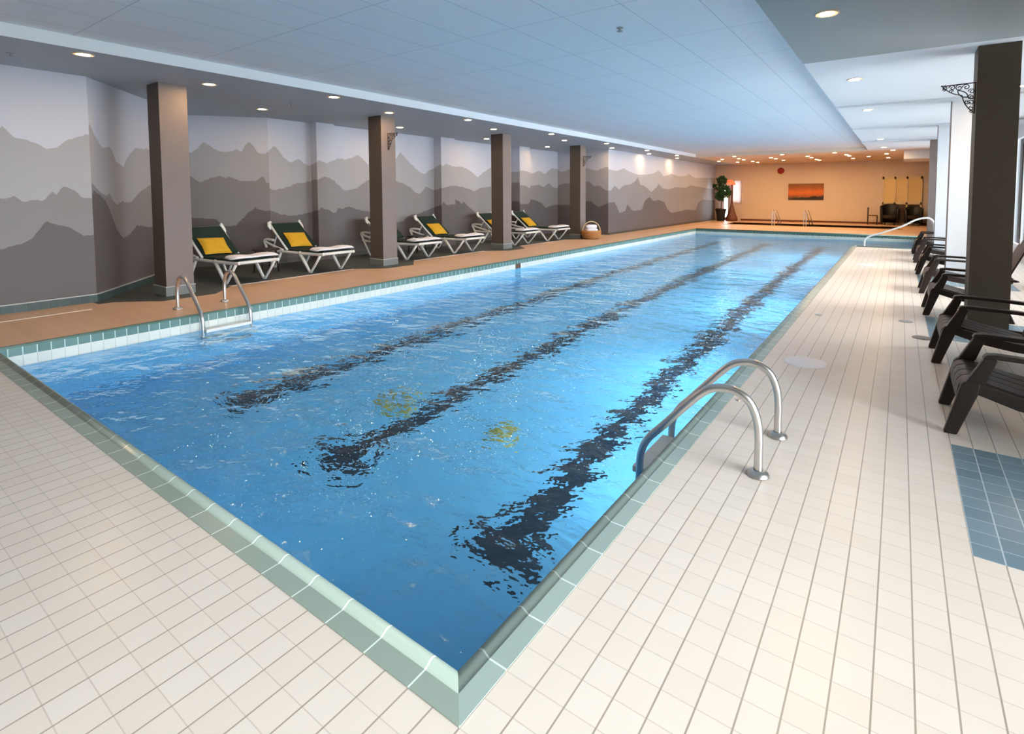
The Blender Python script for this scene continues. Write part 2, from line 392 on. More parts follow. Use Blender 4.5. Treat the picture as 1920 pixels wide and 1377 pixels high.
# added ground that sets the light bounced onto ceilings: dark near, pale farther on
b = MB(); b.box((XW+.25, -25, -.3), (45, 3.8, -.12)); struct(b.build('bounce_ground_dark', pbr('dark_green_bounce', sr(52, 64, 40), .9, var=.2, vscale=3)), 'dark ground added outside the near window to limit light bounced onto the ceiling', 'bounce_ground_dark')
b = MB(); b.box((XW+.25, 3.8, -.3), (45, 40, -.12)); struct(b.build('bounce_ground_pale', pbr('pale_grey_bounce', sr(226, 228, 230), .8, var=.04, vscale=3)), 'pale ground added outside the far windows to bounce daylight onto the ceiling', 'bounce_ground_pale')
b = MB(); b.box((1.98, 21.1, -.06), (2.12, 28.2, 3.2)); b.box((2.0, 20.9, -.06), (XW+.2, 21.1, 3.2))
struct(b.build('wall_side', pbr('brown_grey_paint', sr(120, 112, 104), .6)))
# end wall with a glazed door on the left and a window on the right
YE = 28.0
DX0, DX1, DZ = -7.32, -6.76, 2.1; WX0, WX1, WZ0, WZ1 = -6.66, -6.12, .95, 2.12
b = MB()
def wallrect(x0, x1, z0, z1): b.box((x0, YE, z0), (x1, YE+.15, z1))
wallrect(-7.6, DX0, -.06, 3.2); wallrect(DX0, DX1, DZ, 3.2); wallrect(DX1, WX0, -.06, 3.2)
wallrect(WX0, WX1, -.06, WZ0); wallrect(WX0, WX1, WZ1, 3.2); wallrect(WX1, 2.1, -.06, 3.2)
struct(b.build('wall_end', M_END))
d = empty('door_1', ((DX0+DX1)/2, YE+.07, 0)); struct(d)
f = MB(); L = (DX1-DX0)/2
f.box((-L, -.03, 0), (L, .03, .16)); f.box((-L, -.03, DZ-.08), (L, .03, DZ)); f.box((-L, -.03, 0), (-L+.07, .03, DZ)); f.box((L-.07, -.03, 0), (L, .03, DZ))
f.build('door_frame', M_WHITE, d)
g = MB(); g.box((-L+.07, -.004, .16), (L-.07, .004, DZ-.08)); g.build('pane', M_PANE, d)
d = empty('window_6', ((WX0+WX1)/2, YE+.07, WZ0)); struct(d); L = (WX1-WX0)/2; H = WZ1-WZ0
f = MB(); f.box((-L, -.03, 0), (L, .03, .05)); f.box((-L, -.03, H-.05), (L, .03, H)); f.box((-L, -.03, 0), (-L+.04, .03, H)); f.box((L-.04, -.03, 0), (L, .03, H))
f.build('window_frame', M_WHITE, d); g = MB(); g.box((-L+.04, -.004, .05), (L-.04, .004, H-.05)); g.build('pane', M_PANE, d)
CUR = bpy.data.materials.new('pale_pink_curtain'); CUR.use_nodes = True; t = NT(CUR)
for n in list(t.n): t.n.remove(n)
o_ = t.add('ShaderNodeOutputMaterial'); a_ = t.add('ShaderNodeBsdfDiffuse'); t_ = t.add('ShaderNodeBsdfTranslucent'); a_.inputs[0].default_value = (.5, .42, .40, 1); t_.inputs[0].default_value = (.16, .125, .12, 1)
x_ = t.add('ShaderNodeAddShader'); t.l.new(a_.outputs[0], x_.inputs[0]); t.l.new(t_.outputs[0], x_.inputs[1]); t.l.new(x_.outputs[0], o_.inputs[0])
m = MB(); n = 40; k0 = WX0-.02; k1 = WX1+.06
for i in range(n):
    q_ = [(k0+(k1-k0)*j/n, YE-.05+.015*math.sin(j*1.3)) for j in (i, i+1)]
    m.face([(q_[0][0], q_[0][1], WZ0-.04), (q_[1][0], q_[1][1], WZ0-.04), (q_[1][0], q_[1][1], WZ1+.02), (q_[0][0], q_[0][1], WZ1+.02)])
tag(m.build('curtain', CUR, None, True), 'pale pinkish curtain hanging over the end window beside the floor lamp', 'curtain')
m = MB(); m.box((DX0+.07, YE+.02, .16), (DX0+.30, YE+.03, DZ-.08)); m.build('blind', CUR, None); tag(bpy.data.objects['blind'], 'narrow pale blind inside the glazed end door', 'blind')
b = MB(); b.box((WX1, YE-.03, 0), (1.98, YE, .09)); struct(b.build('baseboard_end', M_WOOD))

# mural wall on the left: plan polyline, each stretch painted with ridge lines taken along it
SEG = [((-7.95, YB), (-7.95, 1.40), None, 159), ((-7.95, 1.40), (-9.72, 2.86), 159, 300), ((-9.72, 2.86), (-10.62, 3.60), None, None),
       ((-10.62, 3.60), (-9.72, 4.70), 346, 500), ((-9.72, 4.70), (-9.72, 5.62), 500, 577), ((-9.72, 5.62), (-9.50, 5.62), 577, 593), ((-9.50, 5.62), (-9.50, 6.05), 593, 625),
       ((-9.50, 6.05), (-9.70, 6.05), None, None), ((-9.70, 6.05), (-9.70, 9.22), 625, 812), ((-9.70, 9.22), (-9.42, 9.22), 812, 828), ((-9.42, 9.22), (-9.42, 9.75), 828, 848),
       ((-9.42, 9.75), (-9.66, 9.75), None, None), ((-9.66, 9.75), (-9.66, 12.62), 848, 970), ((-9.66, 12.62), (-9.32, 12.62), 970, 985), ((-9.32, 12.62), (-9.32, 13.2), 985, 1000),
       ((-9.32, 13.2), (-9.6, 13.2), None, None), ((-9.60, 13.2), (-9.60, 15.32), 1000, 1041), ((-9.60, 15.32), (-7.5, 15.32), 1041, 1145), ((-7.5, 15.32), (-7.5, YE), 1145, 1340)]
def za(l, s=2.296, ox=0, oy=60): return [(ox+x/s, oy+y/s) for x, y in l]
zb = lambda l: za(l, 6.4, 340, 180)
z3 = lambda l: za(l, 6.4, 560, 200)
z4 = lambda l: za(l, 6.4, 800, 220)
z5 = lambda l: za(l, 6.4, 1060, 240)
z2 = lambda l: za(l, 3.825, 340, 180)
z7 = lambda l: za(l, 6.857, 660, 380)
RID1 = za([(0, 400), (30, 425), (55, 455), (110, 460), (150, 480), (200, 505), (240, 500), (290, 465), (340, 450), (364, 440), (385, 395), (410, 450), (440, 500), (475, 495), (500, 560), (530, 580), (555, 530), (580, 500), (640, 505)]) + \
  zb([(0, 690), (60, 680), (120, 680), (200, 620), (270, 555), (340, 600), (420, 650), (500, 675), (600, 670), (660, 635), (720, 670), (760, 600), (810, 540), (860, 600), (920, 680), (1000, 700), (1050, 650), (1110, 600), (1170, 660), (1230, 740), (1290, 790), (1340, 795), (1400, 755), (1450, 790), (1520, 840), (1620, 800)]) + \
  z3([(240, 640), (330, 680), (400, 650), (470, 620), (560, 635), (640, 620), (700, 575), (760, 620), (830, 690), (1100, 660), (1170, 630), (1215, 545), (1270, 600), (1330, 670), (1400, 740), (1470, 800), (1520, 810), (1570, 760), (1610, 745), (1620, 740), (1710, 690)]) + \
  z4([(190, 590), (240, 560), (330, 600), (420, 590), (520, 640), (610, 720), (680, 660), (780, 600), (1005, 680), (1060, 670), (1095, 655), (1180, 640), (1270, 680), (1350, 640), (1420, 680), (1500, 610), (1545, 620), (1620, 660), (1735, 610)]) + \
  z5([(245, 480), (370, 515), (430, 490), (500, 465), (540, 500), (620, 520), (700, 480), (780, 530), (870, 560), (960, 560), (1050, 550), (1120, 510), (1180, 580), (1280, 550), (1350, 580), (1440, 580), (1480, 550), (1550, 600), (1800, 600)])
RID2 = za([(0, 725), (30, 715), (60, 703), (85, 725), (110, 735), (130, 725), (185, 728), (225, 690), (245, 700), (275, 660), (320, 680), (350, 710), (372, 722), (388, 640), (430, 690), (460, 710), (470, 695), (500, 745), (530, 730), (560, 735), (600, 690), (660, 650)]) + \
  zb([(20, 970), (80, 960), (130, 970), (180, 1010), (230, 1040), (310, 1000), (400, 975), (450, 960), (520, 985), (580, 970), (640, 1000), (720, 1020), (900, 1020), (960, 980), (985, 955), (1020, 1040), (1060, 1110), (1110, 1130), (1200, 1115), (1320, 1080), (1400, 1040), (1470, 1050), (1540, 1015), (1640, 1000)]) + \
  z3([(250, 860), (310, 840), (380, 860), (440, 910), (490, 950), (530, 1000), (580, 1010), (640, 990), (700, 985), (750, 940), (830, 880), (1100, 890), (1180, 900), (1250, 920), (1340, 970), (1400, 1030), (1450, 1050), (1490, 1010), (1530, 955), (1590, 990), (1620, 1005), (1710, 980)]) + \
  z4([(190, 850), (260, 830), (330, 820), (430, 840), (510, 860), (570, 890), (640, 850), (780, 830), (1010, 830), (1050, 815), (1095, 780), (1180, 780), (1190, 830), (1240, 850), (1290, 820), (1350, 810), (1400, 840), (1470, 790), (1510, 840), (1545, 850), (1600, 810), (1650, 790), (1735, 800)]) + \
  z5([(245, 640), (300, 650), (340, 700), (400, 690), (470, 740), (540, 770), (550, 750), (590, 690), (640, 740), (700, 690), (780, 680), (840, 640), (870, 590), (900, 680), (970, 710), (1030, 770), (1090, 720), (1120, 670), (1160, 720), (1240, 740), (1320, 710), (1450, 720), (1500, 690), (1800, 740)])
RID3 = za([(0, 940), (50, 920), (130, 900), (150, 870), (200, 815), (240, 830), (290, 840), (330, 862), (370, 880), (388, 720), (405, 680), (450, 720), (470, 760), (500, 840), (530, 890), (560, 870), (590, 830), (640, 840), (690, 840)]) + \
  z2([(20, 868), (60, 870), (170, 880), (250, 885), (275, 910), (300, 935), (390, 930), (430, 890), (480, 840), (530, 800), (570, 820), (650, 825), (720, 850), (790, 860), (870, 850), (930, 828), (985, 822), (1000, 800), (1060, 820), (1110, 850), (1120, 800), (1160, 810), (1200, 790), (1260, 815), (1350, 830), (1500, 850)]) + \
  z7([(585, 250), (660, 240), (700, 190), (770, 150), (840, 150), (940, 110), (1010, 80), (1060, 55), (1160, 30)]) + \
  z4([(195, 1010), (230, 1040), (260, 1055), (315, 1045), (330, 980), (370, 1000), (420, 1040), (440, 1010), (500, 1070), (560, 1120), (610, 1165), (700, 1175), (780, 1160), (1005, 1040), (1060, 1060), (1095, 1005), (1180, 1040), (1220, 1040), (1270, 985), (1340, 1010), (1390, 1040), (1430, 1090), (1500, 1060), (1545, 1050), (1735, 1055)]) + \
  z5([(245, 880), (310, 880), (350, 920), (400, 945), (470, 920), (540, 895), (590, 890), (620, 950), (650, 1020), (720, 1000), (745, 910), (790, 980), (830, 1000), (920, 980), (950, 880), (1010, 830), (1060, 880), (1120, 865), (1190, 890), (1220, 970), (1270, 1020), (1380, 1000), (1460, 980), (1560, 990), (1600, 890), (1650, 860), (1800, 870)])
def interp(P, x):
    if x <= P[0][0]: return P[0][1]
    for (a, ya), (c, yc) in zip(P, P[1:]):
        if a <= x <= c: return ya+(yc-ya)*(x-a)/max(c-a, 1e-6)
    return P[-1][1]
def hit(px, py, A, B):                        # where the ridge seen there lies on the wall stretch A-B
    dr = Rv*((px-CX)/FPX)-Uv*((py-CY)/FPX)+Fv
    e = Vector((B[0]-A[0], B[1]-A[1])); n = Vector((-e.y, e.x)); a = Vector(A)-Vector((CAM.x, CAM.y))
    t = a.dot(n)/(dr.x*n.x+dr.y*n.y); P = CAM+dr*t
    return (Vector((P.x, P.y))-Vector(A)).dot(e)/e.length_squared, P.z
b = MB(); rng = random.Random(3)
lastz = [2.3, 1.7, 1.1]
for A, B, p0, p1 in SEG:
    n = 90; cols = []
    prof = [[], [], []]
    if p1 is not None:
        q0 = p0 if p0 is not None else 0
        for k, P in enumerate((RID1, RID2, RID3)):
            for j in range(121):
                px = q0+.6+(p1-q0-1.2)*j/120
                prof[k].append(hit(px, interp(P, px), A, B))
            prof[k].sort()
    ln = math.hypot(B[0]-A[0], B[1]-A[1]); n = max(2, min(160, int(ln/.03)))
    for j in range(n+1):
        s = j/n; row = []
        for k in range(3):
            z = interp(prof[k], s) if prof[k] else lastz[k]+.0
            if p0 is None and s < prof[k][0][0] if prof[k] else False:
                z = prof[k][0][1]+.10*math.sin(9*s*ln+k*2)
            row.append(min(2.95, max(.2, z+rng.uniform(-.012, .012))))
        row[1] = min(row[1], row[0]-.03); row[2] = min(row[2], row[1]-.03)
        cols.append((A[0]+(B[0]-A[0])*s, A[1]+(B[1]-A[1])*s, [-.06]+row[::-1]+[2.99]))
    lastz = cols[-1][2][1:4][::-1]
    for (xa, ya, za_), (xb, yb, zb_) in zip(cols, cols[1:]):
        for k in range(4):
            b.face([(xa, ya, za_[k]), (xb, yb, zb_[k]), (xb, yb, zb_[k+1]), (xa, ya, za_[k+1])], 3-k)
# back side so that the wall has thickness
for A, B, _, _ in SEG:
    if abs(A[0]-B[0]) > abs(A[1]-B[1]): continue
    b.face([(A[0]-.12, A[1], -.06), (B[0]-.12, B[1], -.06), (B[0]-.12, B[1], 2.99), (A[0]-.12, A[1], 2.99)], 0)
struct(b.build('wall_left', [M_SKY, M_R1, M_R2, M_R3]), 'long side wall painted with layered grey mountain ridges', 'wall')
b = MB()
bl = [(-7.95, YB), (-7.95, 1.40), (-9.72, 2.86)]
for (xa, ya), (xb, yb) in zip(bl, bl[1:]):
    d_ = Vector((xb-xa, yb-ya)); n_ = Vector((d_.y, -d_.x)).normalized()*.025
    for z0, z1, k, mi in ((0, .10, 1, 0), (.10, .112, 1.3, 1)):
        q = n_*k; b.quadmesh([[(xa, ya, z0), (xb, yb, z0), (xb+q.x, yb+q.y, z0), (xa+q.x, ya+q.y, z0)], [(xa, ya, z1), (xb, yb, z1), (xb+q.x, yb+q.y, z1), (xa+q.x, ya+q.y, z1)]], mi)
struct(b.build('baseboard_left', [M_BASET, pbr('pale_trim', sr(180, 180, 176), .5)]))
b = MB(); b.box((-9.72, 4.75, 0), (-9.69, 5.6, .09)); b.box((-9.70, 6.07, 0), (-9.67, 9.2, .09)); b.box((-9.66, 9.78, 0), (-9.63, 12.6, .09)); b.box((-7.5, 15.35, 0), (-7.47, YE, .07))
struct(b.build('baseboard_left', pbr('dark_base', sr(70, 66, 60), .5)))

# ------------------------------------------------------------------ columns
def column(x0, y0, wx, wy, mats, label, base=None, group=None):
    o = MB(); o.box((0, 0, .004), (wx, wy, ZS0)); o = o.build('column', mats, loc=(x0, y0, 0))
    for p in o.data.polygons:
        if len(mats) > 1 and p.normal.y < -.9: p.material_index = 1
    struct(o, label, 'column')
    if base:
        q = MB(); q.box((-.012, -.012, .004), (wx+.012, wy+.012, .13)); q.box((-.016, -.016, .13), (wx+.016, wy+.016, .14), 1)
        q.build('column_base', base, o)
    return o
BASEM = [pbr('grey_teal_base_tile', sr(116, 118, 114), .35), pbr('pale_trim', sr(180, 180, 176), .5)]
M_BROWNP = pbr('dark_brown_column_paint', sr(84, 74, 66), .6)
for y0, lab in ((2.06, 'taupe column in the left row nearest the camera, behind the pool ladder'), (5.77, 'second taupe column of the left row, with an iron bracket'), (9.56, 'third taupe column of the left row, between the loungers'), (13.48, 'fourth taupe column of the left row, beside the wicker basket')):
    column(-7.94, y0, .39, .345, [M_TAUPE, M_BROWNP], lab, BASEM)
M_TAUPED = pbr('dark_taupe_paint', sr(78, 66, 52), .6, var=.04)
column(1.575, 6.19, .345, .36, [M_TAUPED], 'broad dark taupe column at the right among the brown chairs')
column(1.60, 9.9, .35, .36, [M_TAUPE, M_WHITE], 'white-faced column just behind the broad dark column')
column(1.60, 13.65, .35, .36, [M_TAUPE, M_WHITE], 'second white-faced column behind the dark column')
column(1.60, 17.4, .35, .36, [M_TAUPE], 'grey farthest column of the right row, beside the handrail')

# ------------------------------------------------------------------ iron brackets
def spiral(c, r0, turns, a0, sgn=1, k=18):
    return [(c[0]+r0*(1-.8*i/k)*math.cos(a0+sgn*turns*2*PI*i/k), c[1]+r0*(1-.8*i/k)*math.sin(a0+sgn*turns*2*PI*i/k)) for i in range(k+1)]
def bracket():                                # local: u outward from the column, z down; origin at the top corner
    root = empty('iron_bracket', (0, 0, 0))
    S = .30
    f = MB(); P = lambda l: [(u, 0, z) for u, z in l]
    f.tube(P([(0, 0), (S, -.012)]), .006, 6); f.tube(P([(.004, 0), (.004, -S*1.1)]), .006, 6)
    arc = [(S*math.cos(a)*.98, -S*1.08*math.sin(a)) for a in [i*PI/2/14 for i in range(15)]]
    arc = [(u*(.55+.45*abs(2*i/14-1)**1.2), z*(.55+.45*abs(2*i/14-1)**1.2)) for i, (u, z) in enumerate(arc)]
    f.tube(P(arc), .005, 6)
    f.build('bracket_frame', M_IRON, root)
    g = MB()
    for c, r, tn, a0, sg in (((.26, -.03), .026, 1.2, PI/2, -1), ((.20, -.035), .030, 1.3, 0, 1), ((.14, -.04), .034, 1.3, PI/2, -1), ((.08, -.04), .034, 1.3, 0, 1), ((.21, -.075), .022, 1.2, PI, -1),
                             ((.035, -.09), .030, 1.3, 0, 1), ((.035, -.15), .030, 1.3, PI/2, -1), ((.035, -.21), .030, 1.2, 0, 1), ((.03, -.27), .024, 1.2, PI/2, -1), ((.07, -.20), .024, 1.2, PI, 1), ((.03, -.31), .018, 1.1, 0, 1), ((.27, -.055), .016, 1.0, 0, 1)):
        g.tube(P(spiral(c, r, tn, a0, sg)), .0045, 6)
    lf = [(.06, -.15), (.075, -.11), (.105, -.085), (.15, -.07), (.14, -.11), (.11, -.14), (.06, -.15)]
    g.tube(P([tuple(v[:2]) for v in curve_pts([(a, b_, 0) for a, b_ in lf], 4)]), .005, 6)
    g.tube(P([(.06, -.15), (.02, -.17), (.0, -.16)]), .004, 6)
    g.build('scrollwork', M_IRON, root)
    return root
br = bracket(); br.location = (1.575, 6.30, 2.62); br.rotation_euler = (0, 0, PI)
tag(br, 'ornate dark iron scroll bracket high on the broad dark right column', 'bracket', 'scroll brackets on the columns')
for x, y, lab in ((-7.55, 5.93, 'dark iron scroll bracket on the second left column, above the loungers'), (-7.55, 13.65, 'small distant scroll bracket on the fourth left column, above the basket')):
    c = copy_tree(br); c.location = (x, y, 2.64); c.rotation_euler = (0, 0, 0); tag(c, lab, 'bracket', 'scroll brackets on the columns')

# ------------------------------------------------------------------ downlights
def downlight():
    root = empty('downlight', (0, 0, ZS0))
    r = MB(); r.lathe([(.078, -.001), (.096, -.001), (.098, -.006), (.082, -.009), (.078, -.004), (.078, -.001)], (0, 0, 0), 28, caps=False)
    r.build('trim_ring', pbr('brass_white_trim', sr(236, 214, 186), .4), root, True)
    l = MB(); l.lathe([(.0005, -.006), (.060, -.006)], (0, 0, 0), 28, caps=False); l.build('lamp_lens', M_BULB, root)
    l = MB(); l.lathe([(.060, -.006), (.079, -.003)], (0, 0, 0), 28, caps=False); l.build('reflector', pbr('reflector_added_glow', sr(250, 200, 130), .4, emis=(1, .62, .26, 1), estr=1.1), root)  # lamp light reflected by this ring is put in as a dim glow
    return root
dl = downlight()
LL = []
for i, y in enumerate((4.17, 7.3, 10.43, 13.67, 16.76, 19.87, 23.3, 26.0)):
    LL.append((.37+.012*i, y, 'right side ceiling', 'round warm downlight over the right deck, number %s away from the camera'))
for i, y in enumerate((1.02, 4.09, 7.2, 10.34, 13.39, 16.49, 19.49)): LL.append((-6.57, y, 'lp', ''))
for i, y in enumerate((2.53, 5.64, 8.71, 11.87, 14.88, 18.0, 21.06)): LL.append((-7.14, y, 'lm', ''))
for i, y in enumerate((4.07, 7.21, 10.27, 13.31)): LL.append((-8.70, y, 'lw', ''))
for x, y in ((-4.83, 21.46), (-3.0, 21.5), (-1.18, 21.6), (.67, 21.45), (-5.77, 23.05), (-5.02, 22.93), (-3.72, 23.1), (-2.3, 23.1), (-.89, 22.98), (-5.03, 23.85), (-3.67, 23.89), (-2.28, 24.04), (-.85, 23.8), (-.21, 24.7), (-5.71, 25.5), (-4.96, 25.28), (-3.6, 25.28), (-2.26, 25.54), (-.84, 25.68), (-4.92, 26.2), (-2.21, 26.2), (-6.28, 24.34)):
    LL.append((x, y, 'end', ''))
LL.append((2.33, 9.17, 'win', ''))
ORD = ['nearest', 'second nearest', 'third nearest', 'fourth nearest', 'fifth nearest', 'sixth nearest', 'seventh nearest', 'farthest']
cnt = {}
for i, (x, y, k, _) in enumerate(LL):
    c = dl if i == 0 else copy_tree(dl)
    c.location = (x, y, ZS0); n = cnt.get(k, 0); cnt[k] = n+1
    z = {'right side ceiling': ('%s warm downlight in the row over the right deck', 'downlights over the right deck'), 'lp': ('%s warm downlight in the left ceiling row closest to the pool', 'left downlights beside the pool'),
         'lm': ('%s warm downlight in the left ceiling row above the columns', 'left downlights above the columns'), 'lw': ('%s warm downlight in the left ceiling row behind the columns, near the mural', 'left downlights near the mural'),
         'end': ('small warm downlight in the orange lit ceiling at the far end', 'downlights at the far end'), 'win': ('warm downlight peeking out behind the broad dark right column', None)}[k]
    lab = z[0] % (ORD[n] if n < 8 else 'farthest') if '%s' in z[0] else z[0]
    tag(c, lab, 'ceiling light', z[1])
for x, y, z, lab in ((-1.46, 3.9, ZC, 'small ceiling sprinkler on the pale panel ceiling above the pool'), (-7.17, .56, ZS0, 'tiny sprinkler on the left soffit before the first downlight'), (-7.74, 4.07, ZS0, 'tiny sprinkler on the left soffit between first and second columns')):
    b = MB(); b.lathe([(.001, 0), (.035, 0), (.036, -.006), (.012, -.012), (.01, -.03), (.03, -.034), (.03, -.038), (.001, -.04)], (0, 0, 0), 14)
    tag(b.build('sprinkler_head', pbr('chrome_grey', sr(170, 172, 174), .35, .6), None, True, loc=(x, y, z)), lab, 'sprinkler', 'ceiling sprinklers')

# ------------------------------------------------------------------ pool ladders
def ladder(name, x_foot, ya, yb, sgn, tread_z, xin, lab):
    # rails rise from the deck, arch over the edge and drop into the water; sgn = direction to the water
    root = empty(name, (x_foot, (ya+yb)/2, 0)); tag(root, lab, 'pool ladder')
    h = .412; d = abs(xin-x_foot); yc = (ya+yb)/2
    for y in (ya, yb):
        pts = [(0, .0), (0, .10), (0, .20), (.012, .29), (.05, .37), (.12, h), (.20, h), (.28, .375), (.38, .275), (d-.14, .13), (d-.05, .03), (d-.012, -.05), (d, -.14), (d, -.30), (d, -.90)]
        p3 = curve_pts([(sgn*u, y-yc, z) for u, z in pts], 6)
        m = MB(); m.tube(p3, .0215, 16, up=(0, 1, 0)); m.build('handrail', M_STEEL, root, True)
        m = MB(); m.lathe([(.024, .03), (.034, .028), (.05, .016), (.056, .004), (.056, .001), (.024, .001)], (0, y-yc, 0), 24, caps=False); m.build('flange', M_STEEL, root, True)
    for k, z in enumerate((tread_z, tread_z-.28, tread_z-.56)):
        m = MB(); x0, x1 = sgn*(d-.05), sgn*(d+.055)
        m.box((min(x0, x1)-.0, -(yb-ya)/2+.015, z-.04), (max(x0, x1), (yb-ya)/2-.015, z))
        m.build('step', M_RESINW, root, bevel=.008)
    return root
ladder('pool_ladder', .38, 1.78, 2.29, -1, -.165, -.27, 'near stainless steel pool ladder with arched rails at the right edge')
ladder('pool_ladder', -6.53, 1.81, 2.36, 1, -.165, -5.86, 'stainless steel pool ladder at the left edge beside the first column')
# long handrail at the far bay
hr = empty('stair_handrail', (1.68, 15.62, 0)); tag(hr, 'long curved white metal handrail leading into the far right bay', 'handrail')
m = MB(); m.tube(curve_pts([(0, 0, 0), (0, 0, .35), (0, 0, .62), (-.06, 0, .76), (-.18, 0, .80), (-.40, 0, .74), (-.70, 0, .56), (-1.1, 0, .39), (-1.36, 0, .29), (-1.47, 0, .22), (-1.52, 0, .10), (-1.52, 0, -.5)], 6), .022, 12, up=(0, 1, 0)); m.build('rail', M_RESINW, hr, True)
m = MB(); m.lathe([(.024, .03), (.05, .012), (.055, .001), (.024, .001)], (0, 0, 0), 20, caps=False); m.build('flange', M_STEEL, hr, True)

# ------------------------------------------------------------------ loungers
def lounger():
    root = empty('sun_lounger', (0, 0, 0)); Wd = .66; h = Wd/2
    for s in (-1, 1):
        y = s*(h-.02)
        m = MB(); m.tube(curve_pts([(-1.52, y, .36), (-1.2, y, .335), (-.4, y, .335), (.3, y, .35), (.44, y, .36)], 4), .028, 8, up=(0, 1, 0), flat=.8); m.build('side_rail', M_RESINW, root, True)
        m = MB(); m.tube([(-.33, y, .35), (-.16, y, .18), (-.03, y, .035), (.0, y, .012), (.03, y, .012), (.06, y, .035), (.2, y, .18), (.34, y, .34)], [.038, .034, .028, .026, .026, .024, .024, .026], 8, up=(0, 1, 0), flat=.75); m.build('leg', M_RESINW, root, True)
        m = MB(); m.tube([(-1.56, y, .50), (-1.46, y, .34), (-1.27, y, .06), (-1.22, y, .014), (-1.18, y, .014), (-1.13, y, .06), (-.93, y, .34)], [.034, .032, .026, .024, .024, .024, .026], 8, up=(0, 1, 0), flat=.75); m.build('leg', M_RESINW, root, True)
        m = MB(); m.tube(curve_pts([(-1.20, y, .535), (-1.42, y, .545), (-1.56, y, .52), (-1.50, y, .49), (-1.2, y, .42), (-.88, y, .36)], 4), .026, 8, up=(0, 1, 0), flat=.7); m.build('armrest', M_RESINW, root, True)
    m = MB(); m.tube([(.41, -h+.02, .36), (.41, h-.02, .36)], .026, 8); m.build('crossbar', M_RESINW, root, True)
    m = MB(); m.tube([(-.35, -h+.02, .33), (-.35, h-.02, .33)], .018, 8); m.build('crossbar', M_RESINW, root, True)
    m = MB(); y1 = h-.045
    m.prism([(-.78, .345), (-.75, .395), (.36, .405), (.40, .385), (.38, .35)], -y1, y1, 'y'); m.build('seat_cushion', M_GREEN, root, bevel=.018)
    m = MB(); a = Vector((-.76, 0, .39)); d = Vector((-.60, 0, .44)); n = Vector((.64, 0, .77)).normalized()*.05
    q = [a, a+d, a+d+n, a+n]; m.prism([(v.x, v.z) for v in q], -y1, y1, 'y'); m.build('back_cushion', M_GREEN, root, bevel=.02)
    for s in (-1, 1):
        y = s*(h-.035); m = MB()
        m.tube([(-.76, y, .37), (-1.05, y, .59), (-1.36, y, .835), (-1.385, y, .845)], [.02, .02, .03, .024], 8)
        m.tube([(-1.33, y, .89), (-1.37, s*(h-.02), .87), (-1.33, s*(h-.0), .80), (-1.27, s*(h+.005), .75)], [.022, .032, .032, .014], 8); m.build('back_frame', M_RESINW, root, True)
    m = MB(); m.tube([(-1.37, -h+.03, .84), (-1.37, h-.03, .84)], .02, 8); m.build('top_bar', M_RESINW, root, True)
    m = MB(); m.tube([(-1.12, -h+.05, .68), (-1.3, -h+.05, .36)], .014, 6); m.build('back_support', M_RESINW, root, True)
    m = MB(); m.tube([(-1.12, h-.05, .68), (-1.3, h-.05, .36)], .014, 6); m.build('back_support', M_RESINW, root, True)
    return root
def cushion(sz=.42, th=.10):
    m = MB(); n = 12; rings = []
    top = [[None]*(n+1) for _ in range(n+1)]
    for s in (1, -1):
        k = len(m.v)
        for i in range(n+1):
            for j in range(n+1):
                u, v = 2*i/n-1, 2*j/n-1
                e = (1-u**4)*(1-v**4); pin = 1-.06*(1-abs(u*v))*max(abs(u), abs(v))**3
                m.v.append((u*sz/2*pin, v*sz/2*pin, s*th/2*max(0, e)**.55))
        for i in range(n):
            for j in range(n):
                a = k+i*(n+1)+j; f = (a, a+n+1, a+n+2, a+1)
                m.f.append(f if s > 0 else f[::-1]); m.m.append(0)
    return m.build('cushion', M_GOLD, None, True)
def towel():
    m = MB(); rr = random.Random(2); n = 22; rings = []
    for i in range(n+1):
        y = -.36+.72*i/n; h = .030+.005*math.sin(i*.45); wdt = .17+.006*math.sin(i*.4); e = .5 if i in (0, n) else 1
        rings.append([(wdt*math.cos(a)*(1 if e == 1 else .9), y, .003+h*e*(1+math.sin(a))) for a in [2*PI*j/16 for j in range(16)]])
    m.quadmesh(rings); return m.build('folded_towel', M_TOWEL, None, True)
LGR = 'white framed loungers along the mural wall'
LO = [(3.33, .03, 'green lounger with a gold cushion, nearest the camera behind the first column', True),
      (4.78, 0.0, 'green lounger with gold cushion, second from the camera between first and second columns', True),
      (7.03, 0.0, 'green lounger half hidden behind the second taupe column', False),
      (8.50, -.01, 'green lounger with gold cushion just right of the second taupe column', True),
      (10.88, 0.0, 'green lounger with gold cushion cut by the third taupe column', True),
      (12.52, 0.0, 'green lounger farthest from the camera, right of the third taupe column', True)]
proto = lounger(); cu = cushion(); tw = towel()
TLAB = ['nearest the camera', 'second from the camera', 'next to the second taupe column', 'fourth from the camera', 'cut by the third taupe column', 'farthest from the camera']
first = True; fc = True
